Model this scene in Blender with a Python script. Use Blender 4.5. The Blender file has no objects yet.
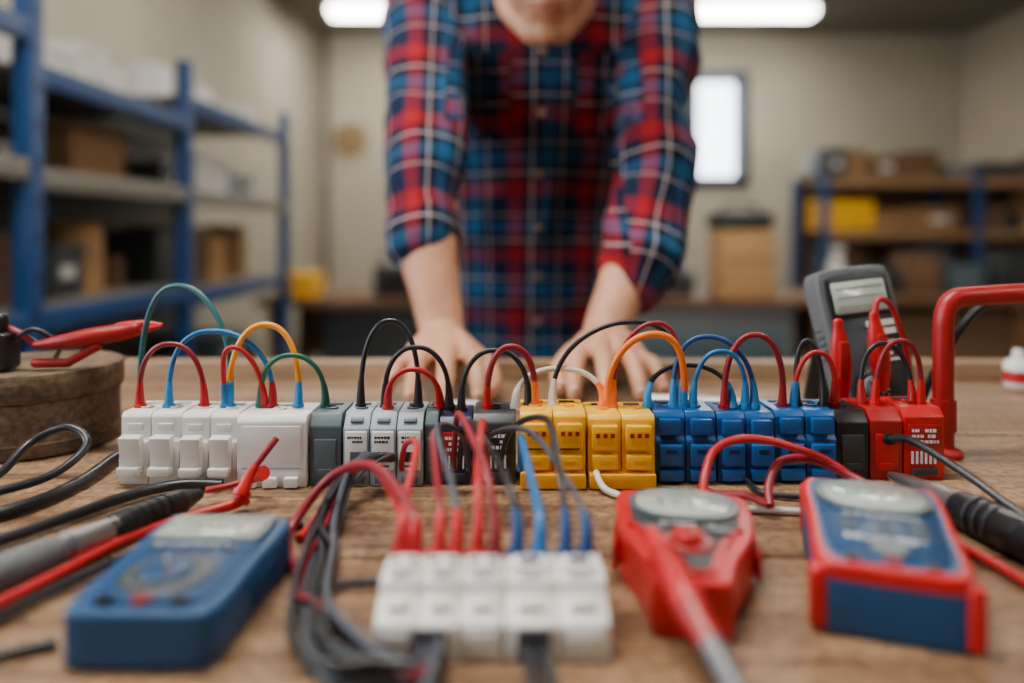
import bpy, bmesh, math, random
from mathutils import Vector, Matrix, noise
from mathutils.bvhtree import BVHTree
random.seed(7)
T = 0.80   # bench top height (m); floor is z=0
D = bpy.data
COL = bpy.context.scene.collection

# ------------------------------------------------------------------ materials
def newmat(name):
    m = D.materials.new(name); m.use_nodes = True
    nt = m.node_tree
    return m, nt, nt.nodes["Principled BSDF"]

def mat(name, col, rough=.45, metal=0.0, var=.10, scale=35, bump=0.05, coat=0.0, spec=.5, sss=0, bscale=None):
    m, nt, p = newmat(name)
    tc = nt.nodes.new("ShaderNodeTexCoord")
    nz = nt.nodes.new("ShaderNodeTexNoise"); nz.inputs["Scale"].default_value = scale; nz.inputs["Detail"].default_value = 5
    nt.links.new(tc.outputs["Object"], nz.inputs["Vector"])
    rp = nt.nodes.new("ShaderNodeValToRGB")
    rp.color_ramp.elements[0].position = .3; rp.color_ramp.elements[1].position = .7
    rp.color_ramp.elements[0].color = [max(0, c*(1-var)) for c in col]+[1]
    rp.color_ramp.elements[1].color = [min(1, c*(1+var)) for c in col]+[1]
    nt.links.new(nz.outputs["Fac"], rp.inputs["Fac"])
    nt.links.new(rp.outputs["Color"], p.inputs["Base Color"])
    mr = nt.nodes.new("ShaderNodeMapRange")
    mr.inputs["To Min"].default_value = max(.02, rough-.08); mr.inputs["To Max"].default_value = min(1, rough+.1)
    nt.links.new(nz.outputs["Fac"], mr.inputs["Value"]); nt.links.new(mr.outputs["Result"], p.inputs["Roughness"])
    p.inputs["Metallic"].default_value = metal
    p.inputs["Coat Weight"].default_value = coat
    if sss:
        p.inputs["Subsurface Weight"].default_value = sss
        p.inputs["Subsurface Radius"].default_value = (.01, .004, .002)
        p.inputs["Subsurface Scale"].default_value = 1.0
    if bump:
        n2 = nt.nodes.new("ShaderNodeTexNoise"); n2.inputs["Scale"].default_value = bscale or scale*12
        nt.links.new(tc.outputs["Object"], n2.inputs["Vector"])
        bp = nt.nodes.new("ShaderNodeBump"); bp.inputs["Strength"].default_value = bump; bp.inputs["Distance"].default_value = .001
        nt.links.new(n2.outputs["Fac"], bp.inputs["Height"]); nt.links.new(bp.outputs["Normal"], p.inputs["Normal"])
    return m

def wood(name, dark, light, scale=3.0, stretch=(1, 14, 14), rough=.55, speck=True, grain=0.0):
    m, nt, p = newmat(name)
    tc = nt.nodes.new("ShaderNodeTexCoord")
    mp = nt.nodes.new("ShaderNodeMapping"); mp.inputs["Scale"].default_value = stretch
    nt.links.new(tc.outputs["Object"], mp.inputs["Vector"])
    nz = nt.nodes.new("ShaderNodeTexNoise"); nz.inputs["Scale"].default_value = scale; nz.inputs["Detail"].default_value = 8
    nz.inputs["Distortion"].default_value = 1.2
    nt.links.new(mp.outputs["Vector"], nz.inputs["Vector"])
    rp = nt.nodes.new("ShaderNodeValToRGB")
    rp.color_ramp.elements[0].position = .34; rp.color_ramp.elements[1].position = .66
    rp.color_ramp.elements[0].color = list(dark)+[1]; rp.color_ramp.elements[1].color = list(light)+[1]
    nt.links.new(nz.outputs["Fac"], rp.inputs["Fac"])
    n2 = nt.nodes.new("ShaderNodeTexNoise"); n2.inputs["Scale"].default_value = 170; n2.inputs["Detail"].default_value = 7
    nt.links.new(tc.outputs["Object"], n2.inputs["Vector"])
    r2 = nt.nodes.new("ShaderNodeValToRGB")
    r2.color_ramp.elements[0].position = .36; r2.color_ramp.elements[1].position = .58
    r2.color_ramp.elements[0].color = (.42, .37, .32, 1); r2.color_ramp.elements[1].color = (1, 1, 1, 1)
    nt.links.new(n2.outputs["Fac"], r2.inputs["Fac"])
    n3 = nt.nodes.new("ShaderNodeTexNoise"); n3.inputs["Scale"].default_value = 9; n3.inputs["Detail"].default_value = 3
    nt.links.new(tc.outputs["Object"], n3.inputs["Vector"])
    r3 = nt.nodes.new("ShaderNodeValToRGB")
    r3.color_ramp.elements[0].position = .3; r3.color_ramp.elements[1].position = .65
    r3.color_ramp.elements[0].color = (.55, .50, .45, 1); r3.color_ramp.elements[1].color = (1, 1, 1, 1)
    nt.links.new(n3.outputs["Fac"], r3.inputs["Fac"])
    mx = nt.nodes.new("ShaderNodeMix"); mx.data_type = 'RGBA'; mx.blend_type = 'MULTIPLY'; mx.inputs["Factor"].default_value = .85 if speck else .2
    nt.links.new(rp.outputs["Color"], mx.inputs["A"]); nt.links.new(r2.outputs["Color"], mx.inputs["B"])
    m2 = nt.nodes.new("ShaderNodeMix"); m2.data_type = 'RGBA'; m2.blend_type = 'MULTIPLY'; m2.inputs["Factor"].default_value = .8
    nt.links.new(mx.outputs["Result"], m2.inputs["A"]); nt.links.new(r3.outputs["Color"], m2.inputs["B"])
    # fine dark grain lines running with the board
    mp4 = nt.nodes.new("ShaderNodeMapping"); mp4.inputs["Scale"].default_value = (4, 160, 160)
    nt.links.new(tc.outputs["Object"], mp4.inputs["Vector"])
    n4 = nt.nodes.new("ShaderNodeTexNoise"); n4.inputs["Scale"].default_value = 1.6; n4.inputs["Detail"].default_value = 4; n4.inputs["Distortion"].default_value = .6
    nt.links.new(mp4.outputs["Vector"], n4.inputs["Vector"])
    r4 = nt.nodes.new("ShaderNodeValToRGB")
    r4.color_ramp.elements[0].position = .33; r4.color_ramp.elements[1].position = .50
    r4.color_ramp.elements[0].color = (.40, .33, .27, 1); r4.color_ramp.elements[1].color = (1, 1, 1, 1)
    nt.links.new(n4.outputs["Fac"], r4.inputs["Fac"])
    m4 = nt.nodes.new("ShaderNodeMix"); m4.data_type = 'RGBA'; m4.blend_type = 'MULTIPLY'; m4.inputs["Factor"].default_value = grain
    nt.links.new(m2.outputs["Result"], m4.inputs["A"]); nt.links.new(r4.outputs["Color"], m4.inputs["B"])
    nt.links.new(m4.outputs["Result"], p.inputs["Base Color"])
    p.inputs["Roughness"].default_value = rough
    bp = nt.nodes.new("ShaderNodeBump"); bp.inputs["Strength"].default_value = .4; bp.inputs["Distance"].default_value = .0012
    ad = nt.nodes.new("ShaderNodeMath"); ad.operation = 'ADD'
    nt.links.new(nz.outputs["Fac"], ad.inputs[0]); nt.links.new(n2.outputs["Fac"], ad.inputs[1])
    nt.links.new(ad.outputs[0], bp.inputs["Height"]); nt.links.new(bp.outputs["Normal"], p.inputs["Normal"])
    return m

def emis(name, col, s):
    m, nt, p = newmat(name)
    p.inputs["Base Color"].default_value = list(col)+[1]
    p.inputs["Emission Color"].default_value = list(col)+[1]
    p.inputs["Emission Strength"].default_value = s
    return m

def plaid(name, period=.118):
    m, nt, p = newmat(name)
    uv = nt.nodes.new("ShaderNodeUVMap"); uv.uv_map = "UVMap"
    sp = nt.nodes.new("ShaderNodeSeparateXYZ"); nt.links.new(uv.outputs["UV"], sp.inputs[0])
    outs = []
    navy = (.005, .014, .043, 1); red = (.30, .008, .014, 1); blue = (.014, .090, .20, 1); blk = (.003, .005, .014, 1); wht = (.62, .54, .56, 1)
    stops = [(0, navy), (.15, navy), (.17, red), (.35, red), (.37, blk), (.47, blk), (.476, wht), (.496, wht), (.502, blk),
             (.60, blk), (.62, blue), (.77, blue), (.79, navy), (.872, navy), (.878, wht), (.890, wht), (.896, navy), (1, navy)]
    for ax, off in (("X", .13), ("Y", .0)):
        d = nt.nodes.new("ShaderNodeMath"); d.operation = 'MULTIPLY_ADD'; d.inputs[1].default_value = 1/period; d.inputs[2].default_value = off+10
        nt.links.new(sp.outputs[ax], d.inputs[0])
        f = nt.nodes.new("ShaderNodeMath"); f.operation = 'FRACT'; nt.links.new(d.outputs[0], f.inputs[0])
        r = nt.nodes.new("ShaderNodeValToRGB")
        el = r.color_ramp.elements
        el[0].position, el[0].color = stops[0]; el[1].position, el[1].color = stops[-1]
        for q, c in stops[1:-1]:
            e = el.new(q); e.color = c
        nt.links.new(f.outputs[0], r.inputs["Fac"]); outs.append(r.outputs["Color"])
    mx = nt.nodes.new("ShaderNodeMix"); mx.data_type = 'RGBA'; mx.inputs["Factor"].default_value = .5
    nt.links.new(outs[0], mx.inputs["A"]); nt.links.new(outs[1], mx.inputs["B"])
    nt.links.new(mx.outputs["Result"], p.inputs["Base Color"])
    p.inputs["Roughness"].default_value = .9
    p.inputs["Specular IOR Level"].default_value = .2
    tc = nt.nodes.new("ShaderNodeTexCoord")
    n2 = nt.nodes.new("ShaderNodeTexNoise"); n2.inputs["Scale"].default_value = 500
    nt.links.new(tc.outputs["Object"], n2.inputs["Vector"])
    bp = nt.nodes.new("ShaderNodeBump"); bp.inputs["Strength"].default_value = .3; bp.inputs["Distance"].default_value = .001
    nt.links.new(n2.outputs["Fac"], bp.inputs["Height"]); nt.links.new(bp.outputs["Normal"], p.inputs["Normal"])
    return m

M = dict(
 bench=wood("bench_wood", (.19, .098, .045), (.45, .28, .152), grain=.75),
 batten=wood("batten_wood", (.28, .17, .095), (.44, .29, .17), speck=False, grain=.3),
 boxwood=wood("round_box_wood", (.090, .055, .030), (.24, .16, .095), scale=4, stretch=(2, 2, 14)),
 counter=wood("counter_wood", (.15, .070, .030), (.27, .14, .065), speck=False),
 white=mat("white_plastic", (.78, .77, .75), .36, var=.05),
 offwhite=mat("offwhite_plastic", (.68, .66, .62), .38, var=.06),
 label=mat("label_white", (.82, .82, .80), .6, var=.03),
 gray=mat("slate_gray_plastic", (.085, .125, .145), .4),
 lgray=mat("light_gray_plastic", (.30, .37, .42), .4),
 dgray=mat("dark_gray_plastic", (.035, .040, .046), .42),
 black=mat("black_plastic", (.010, .010, .012), .35),
 ink=mat("ink", (.02, .02, .025), .6, bump=0),
 whiteink=mat("white_ink", (.8, .8, .8), .6, bump=0),
 yellow=mat("yellow_plastic", (.93, .49, .003), .34, var=.05),
 dyellow=mat("deep_yellow_plastic", (.84, .38, .002), .38, var=.05),
 blue=mat("blue_plastic", (.004, .085, .30), .34),
 lblue=mat("light_blue_plastic", (.02, .23, .54), .36),
 dblue=mat("meter_blue", (.004, .060, .17), .42),
 dblue2=mat("meter_face_blue", (.005, .045, .135), .38),
 navy=mat("navy_plastic", (.006, .016, .07), .4),
 red=mat("red_plastic", (.52, .006, .012), .34),
 dred=mat("deep_red_plastic", (.34, .004, .008), .38),
 w_red=mat("red_wire", (.46, .012, .018), .36, bump=0),
 w_dred=mat("dark_red_wire", (.24, .007, .018), .38, bump=0),
 w_blue=mat("blue_wire", (.006, .14, .38), .34, bump=0),
 w_dblue=mat("deep_blue_wire", (.006, .055, .20), .36, bump=0),
 w_teal=mat("teal_wire", (.006, .10, .115), .36, bump=0),
 w_green=mat("green_wire", (.006, .105, .065), .36, bump=0),
 w_orange=mat("orange_wire", (.85, .17, .01), .36, bump=0),
 w_amber=mat("amber_wire", (.90, .33, .008), .36, bump=0),
 w_black=mat("black_wire", (.010, .011, .015), .36, bump=0),
 w_gray=mat("gray_wire", (.055, .062, .080), .38, bump=0),
 w_white=mat("white_wire", (.66, .63, .57), .4, bump=0),
 grip=mat("gray_rubber", (.12, .13, .14), .6),
 steel=mat("steel", (.48, .48, .48), .34, metal=1),
 dsteel=mat("dark_steel", (.13, .13, .14), .45, metal=.6),
 lcd=mat("lcd", (.34, .39, .34), .16, var=.05, bump=0, coat=.4),
 lcd2=mat("lcd_light", (.42, .48, .44), .16, var=.05, bump=0, coat=.4),
 lcdseg=mat("lcd_segments", (.27, .32, .28), .3, bump=0),
 bezel=mat("bezel_gray", (.08, .105, .12), .35),
 skin=mat("skin", (.57, .28, .17), .5, var=.14, scale=30, bump=.25, sss=.10, bscale=300),
 lips=mat("lips", (.42, .13, .10), .45),
 nail=mat("nail", (.66, .38, .28), .3, bump=0),
 hair=mat("hair", (.05, .026, .014), .6, bump=.8, scale=60, bscale=200),
 eyew=mat("eye_white", (.8, .8, .78), .2, bump=0),
 iris=mat("iris", (.08, .05, .03), .2, bump=0),
 shirt=plaid("plaid_flannel"),
 button=mat("shirt_button", (.30, .17, .13), .3),
 jeans=mat("denim", (.008, .012, .024), .85, bump=.4),
 shoe=mat("boot_leather", (.05, .03, .02), .5),
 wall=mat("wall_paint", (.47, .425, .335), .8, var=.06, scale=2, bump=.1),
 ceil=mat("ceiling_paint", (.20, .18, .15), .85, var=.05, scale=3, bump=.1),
 floor=mat("concrete_floor", (.13, .12, .11), .6, var=.25, scale=4, bump=.2),
 rackblue=mat("rack_blue_paint", (.008, .055, .185), .4),
 shelf=mat("shelf_board", (.20, .18, .15), .6),
 shelfw=mat("shelf_board_wood", (.32, .18, .085), .6),
 card=mat("cardboard", (.30, .165, .075), .85),
 card2=mat("cardboard_dark", (.16, .085, .042), .85),
 pine=mat("pine_box", (.52, .29, .12), .7),
 graymetal=mat("gray_metal", (.20, .21, .22), .45, metal=.3),
 frame=mat("window_frame_paint", (.03, .045, .08), .5),
 tube=emis("fluorescent_glow", (1, .97, .90), 22),
 clockf=mat("clock_face", (.26, .17, .08), .6),
)

# ------------------------------------------------------------------ mesh builder
def chaikin(pts, n=3):
    for _ in range(n):
        q = []
        for i in range(len(pts)):
            a, b = pts[i], pts[(i+1) % len(pts)]
            q.append((a[0]*.75+b[0]*.25, a[1]*.75+b[1]*.25)); q.append((a[0]*.25+b[0]*.75, a[1]*.25+b[1]*.75))
        pts = q
    return pts

def rrect(w, l, r, cx=0, cy=0, n=5):
    out = []
    for sx, sy, a0 in ((1, 1, 0), (-1, 1, 90), (-1, -1, 180), (1, -1, 270)):
        for k in range(n+1):
            a = math.radians(a0+90*k/n)
            out.append((cx+sx*(w/2-r)+r*math.cos(a), cy+sy*(l/2-r)+r*math.sin(a)))
    return out

def ell(rx, ry, cx=0, cy=0, n=28, pw=1.0):
    f = lambda v: math.copysign(abs(v)**pw, v)
    return [(cx+rx*f(math.cos(2*math.pi*i/n)), cy+ry*f(math.sin(2*math.pi*i/n))) for i in range(n)]

def cr(pts, n=8):
    P = [Vector(p) for p in pts]
    P = [P[0]*2-P[1]]+P+[P[-1]*2-P[-2]]
    out = []
    for i in range(1, len(P)-2):
        a, b, c, d = P[i-1], P[i], P[i+1], P[i+2]
        for k in range(n):
            t = k/n
            out.append(.5*((2*b)+(c-a)*t+(2*a-5*b+4*c-d)*t*t+(-a+3*b-3*c+d)*t**3))
    out.append(P[-2]); return out

class B:
    def __init__(s):
        s.bm = bmesh.new(); s.mats = []
    def mi(s, m):
        m = M[m] if isinstance(m, str) else m
        if m not in s.mats: s.mats.append(m)
        return s.mats.index(m)
    def merge(s, tb, m, X=None):
        i = s.mi(m)
        for f in tb.faces: f.material_index = i
        bmesh.ops.recalc_face_normals(tb, faces=tb.faces)
        if X is not None: bmesh.ops.transform(tb, matrix=X, verts=tb.verts)
        me = D.meshes.new("t"); tb.to_mesh(me); tb.free(); s.bm.from_mesh(me); D.meshes.remove(me)
    def bev(s, tb, b, seg=2, ang=25):
        if b > 0:
            es = [e for e in tb.edges if len(e.link_faces) == 2 and e.calc_face_angle(0) > math.radians(ang)]
            bmesh.ops.bevel(tb, geom=es, offset=b, segments=seg, affect='EDGES', profile=.6, clamp_overlap=True)
    def box(s, c, size, m, bev=0, rot=None, seg=2, X=None):
        tb = bmesh.new(); bmesh.ops.create_cube(tb, size=1)
        bmesh.ops.scale(tb, vec=size, verts=tb.verts); s.bev(tb, bev, seg)
        Mx = Matrix.Translation(c)
        if rot: Mx = Mx @ Matrix.Rotation(rot[0], 4, 'X') @ Matrix.Rotation(rot[1], 4, 'Y') @ Matrix.Rotation(rot[2], 4, 'Z')
        if X is not None: Mx = X @ Mx
        s.merge(tb, m, Mx)
    def prism(s, out, z0, z1, m, bev=0, seg=2, X=None, top=None, ang=25):
        tb = bmesh.new(); k = top or 1
        a = [tb.verts.new((x, y, z0)) for x, y in out]; b = [tb.verts.new((x*k, y*k, z1)) for x, y in out]
        n = len(out)
        tb.faces.new(a[::-1]); tb.faces.new(b)
        for i in range(n): tb.faces.new((a[i], a[(i+1) % n], b[(i+1) % n], b[i]))
        bmesh.ops.recalc_face_normals(tb, faces=tb.faces); s.bev(tb, bev, seg, ang); s.merge(tb, m, X)
    def xprism(s, prof, x0, x1, m, bev=0, seg=2):
        tb = bmesh.new()
        a = [tb.verts.new((x0, y, z)) for y, z in prof]; b = [tb.verts.new((x1, y, z)) for y, z in prof]
        n = len(prof); tb.faces.new(a); tb.faces.new(b[::-1])
        for i in range(n): tb.faces.new((a[i], b[i], b[(i+1) % n], a[(i+1) % n]))
        bmesh.ops.recalc_face_normals(tb, faces=tb.faces); s.bev(tb, bev, seg); s.merge(tb, m)
    def lathe(s, prof, m, X=None, n=32):
        tb = bmesh.new(); R = []
        for r, z in prof:
            R.append([tb.verts.new((r*math.cos(2*math.pi*i/n), r*math.sin(2*math.pi*i/n), z)) for i in range(n)])
        for a, b in zip(R, R[1:]):
            for i in range(n): tb.faces.new((a[i], a[(i+1) % n], b[(i+1) % n], b[i]))
        tb.faces.new(R[0][::-1]); tb.faces.new(R[-1]); s.merge(tb, m, X)
    def sweep(s, pts, rad, m, seg=10, rnd=False, asp=None, xax=None):
        pts = [Vector(p) for p in pts]
        if not isinstance(rad, (list, tuple)): rad = [rad]*len(pts)
        rad = list(rad)
        if asp is None: asp = [1]*len(pts)
        tb = bmesh.new(); R = []
        n = len(pts)
        tg = [((pts[min(i+1, n-1)]-pts[max(i-1, 0)]).normalized()) for i in range(n)]
        ref = Vector(xax) if xax else (Vector((1, 0, 0)) if abs(tg[0].x) < .9 else Vector((0, 1, 0)))
        u = (ref-tg[0]*ref.dot(tg[0])).normalized(); rings = []
        for i in range(n):
            u = (u-tg[i]*u.dot(tg[i])).normalized(); v = tg[i].cross(u)
            rings.append((pts[i], u.copy(), v, rad[i], asp[i]))
        if rnd:
            pre = []; post = []
            for a in (75, 50, 25):
                a = math.radians(a); p, uu, v, r, k = rings[0]
                pre.append((p-tg[0]*r*min(1, k)*math.sin(a), uu, v, r*math.cos(a), k))
                p, uu, v, r, k = rings[-1]
                post.insert(0, (p+tg[-1]*r*min(1, k)*math.sin(a), uu, v, r*math.cos(a), k))
            rings = pre+rings+post
        for p, uu, v, r, k in rings:
            R.append([tb.verts.new(p+uu*r*math.cos(2*math.pi*j/seg)+v*r*k*math.sin(2*math.pi*j/seg)) for j in range(seg)])
        for a, b in zip(R, R[1:]):
            for i in range(seg): tb.faces.new((a[i], a[(i+1) % seg], b[(i+1) % seg], b[i]))
        tb.faces.new(R[0][::-1]); tb.faces.new(R[-1]); s.merge(tb, m)
    def sphere(s, c, r, m, X=None, u=20, v=14):
        tb = bmesh.new(); bmesh.ops.create_uvsphere(tb, u_segments=u, v_segments=v, radius=1)
        r = (r, r, r) if not isinstance(r, (tuple, list)) else r
        Mx = Matrix.Translation(c) @ Matrix.Diagonal((*r, 1))
        if X is not None: Mx = X @ Mx
        s.merge(tb, m, Mx)
    def mesh(s, name, ang=48):
        me = D.meshes.new(name); s.bm.to_mesh(me); s.bm.free()
        for m in s.mats: me.materials.append(m)
        me.polygons.foreach_set("use_smooth", [True]*len(me.polygons))
        me.set_sharp_from_angle(angle=math.radians(ang)); return me
    def done(s, name, loc=(0, 0, 0), rot=(0, 0, 0), parent=None, ang=48):
        o = D.objects.new(name, s.mesh(name, ang)); COL.objects.link(o)
        o.location = loc; o.rotation_euler = rot
        if parent: o.parent = parent
        return o

def marks(b, cx, cy, w, h, rows, m, mk, cols=7, dens=.85):
    for r in range(rows):
        x = cx-w/2; y = cy+h/2-(r+.5)*h/rows
        while x < cx+w/2:
            sw = w/cols*random.uniform(.35, .95)
            if x+sw > cx+w/2: break
            if random.random() < dens: mk(x+sw/2, y, sw, h/rows*random.uniform(.45, .62))
            x += sw+w/cols*.25

# ------------------------------------------------------------------ room shell
def simple(name, c, size, m, bev=0):
    b = B(); b.box((0, 0, 0), size, m, bev); return b.done(name, c)
XL, XR, Y0, Y1, H = -1.85, 4.2, -3.0, 7.0, 2.8
simple("floor", ((XL+XR)/2, 2, -.05), (XR-XL+.2, 10.2, .1), "floor")
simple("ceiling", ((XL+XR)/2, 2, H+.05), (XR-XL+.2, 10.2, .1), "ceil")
simple("wall_right", (XR+.05, 2, H/2), (.1, 10.2, H), "wall")
simple("wall_front", ((XL+XR)/2, Y0-.05, H/2), (XR-XL, .1, H), "wall")
b = B(); wx0, wx1, wz0, wz1 = 1.66, 2.17, 1.44, 2.41
yb = Y1+.05
b.box(((XL+wx0)/2, yb, H/2), (wx0-XL, .1, H), "wall")
b.box(((wx1+XR)/2, yb, H/2), (XR-wx1, .1, H), "wall")
b.box(((wx0+wx1)/2, yb, wz0/2), (wx1-wx0, .1, wz0), "wall")
b.box(((wx0+wx1)/2, yb, (wz1+H)/2), (wx1-wx0, .1, H-wz1), "wall")
b.done("wall_back")
b = B()
for x in (wx0+.02, wx1-.02): b.box((x, yb-.02, (wz0+wz1)/2), (.10, .16, wz1-wz0+.1), "frame", .005)
for z in (wz0+.0, wz1-.0): b.box(((wx0+wx1)/2, yb-.02, z), (wx1-wx0+.06, .16, .09), "frame", .005)
b.done("window_1")
b = B(); vy0, vy1, vz0, vz1 = -1.0, 1.1, 1.0, 2.2  # left wall, with an opening added to let soft side light in
xb = XL-.05
b.box((xb, (Y0+vy0)/2, H/2), (.1, vy0-Y0, H), "wall")
b.box((xb, (vy1+Y1)/2, H/2), (.1, Y1-vy1, H), "wall")
b.box((xb, (vy0+vy1)/2, vz0/2), (.1, vy1-vy0, vz0), "wall")
b.box((xb, (vy0+vy1)/2, (vz1+H)/2), (.1, vy1-vy0, H-vz1), "wall")
b.done("wall_left")
b = B()
for y in (vy0+.02, (vy0+vy1)/2, vy1-.02): b.box((xb, y, (vz0+vz1)/2), (.12, .05, vz1-vz0), "frame", .005)
for z in (vz0+.02, vz1-.02): b.box((xb, (vy0+vy1)/2, z), (.12, vy1-vy0, .05), "frame", .005)
b.done("added_side_window")  # unseen window, added as a soft side light for the bench
for nm, c, s in (("baseboard_back", ((XL+XR)/2, Y1-.01, .05), (XR-XL, .02, .1)), ("baseboard_right", (XR-.01, 2, .05), (.02, 10, .1))):
    simple(nm, c, s, "frame")
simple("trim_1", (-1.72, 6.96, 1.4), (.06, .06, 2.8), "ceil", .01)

def fixture(x, y, z, L, en):
    b = B()
    b.box((0, 0, .06), (L, .24, .05), "white", .01)
    for s in (-.06, .06):
        b.sweep([(-L/2+.03, s, 0), (L/2-.03, s, 0)], .034, "tube", 14)
    for s in (-1, 1):
        b.box((s*(L/2-.015), 0, .01), (.03, .22, .08), "white", .005)
        b.sweep([(s*L*.35, 0, .07), (s*L*.35, 0, H-z)], .006, "graymetal", 6)
    o = b.done("fluorescent_fixture", (x, y, z))
    l = D.lights.new("fluorescent_light", 'AREA'); l.shape = 'RECTANGLE'; l.size = L; l.size_y = .18; l.energy = en
    l.color = (1, .92, .81)
    lo = D.objects.new("lamp", l); COL.objects.link(lo); lo.parent = o; lo.location = (0, 0, -.05)
    return o
fixture(1.93, 6.0, 2.72, 1.0, 20); fixture(-.95, 6.0, 2.72, 1.05, 17)
fixture(-.7, 3.2, 2.7, 1.2, 8); fixture(1.6, 3.2, 2.7, 1.2, 14)  # unseen fixtures, added to light the middle of the room
fixture(-.45, .55, 2.7, 1.2, 44); fixture(1.9, -.6, 2.7, 1.2, 5)  # unseen fixtures, added for light: key over the bench, weak fill to the right
for loc, rot, sx, sy in (((XL-.11, (vy0+vy1)/2, (vz0+vz1)/2), (0, -math.pi/2, 0), vz1-vz0, vy1-vy0), (((wx0+wx1)/2, Y1+.11, (wz0+wz1)/2), (-math.pi/2, 0, 0), wx1-wx0, wz1-wz0)):
    l = D.lights.new("window_portal", 'AREA'); l.shape = 'RECTANGLE'; l.size = sx; l.size_y = sy
    l.cycles.is_portal = True
    lo = D.objects.new("window_portal", l); COL.objects.link(lo); lo.location = loc; lo.rotation_euler = rot

w = D.worlds.new("World"); bpy.context.scene.world = w; w.use_nodes = True
w.node_tree.nodes["Background"].inputs[0].default_value = (.86, .94, 1, 1)
w.node_tree.nodes["Background"].inputs[1].default_value = 8

# ------------------------------------------------------------------ workbench
b = B()
ys = [-.18, .13, .413, .66, .90]
for a, c in zip(ys, ys[1:]):
    b.box((0, (a+c)/2, -.02), (2.2, c-a-.0022, .04), "bench", .0015)
b.box((0, .915, -.01), (2.2, .028, .062), "batten", .003)
for x in (-1.0, 1.0):
    for y in (-.1, .82): b.box((x, y, -.42), (.08, .08, .76), "batten", .004)
for y in (-.1, .82): b.box((0, y, -.09), (2.0, .04, .1), "batten", .003)
b.done("workbench", (0, 0, T))

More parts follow.
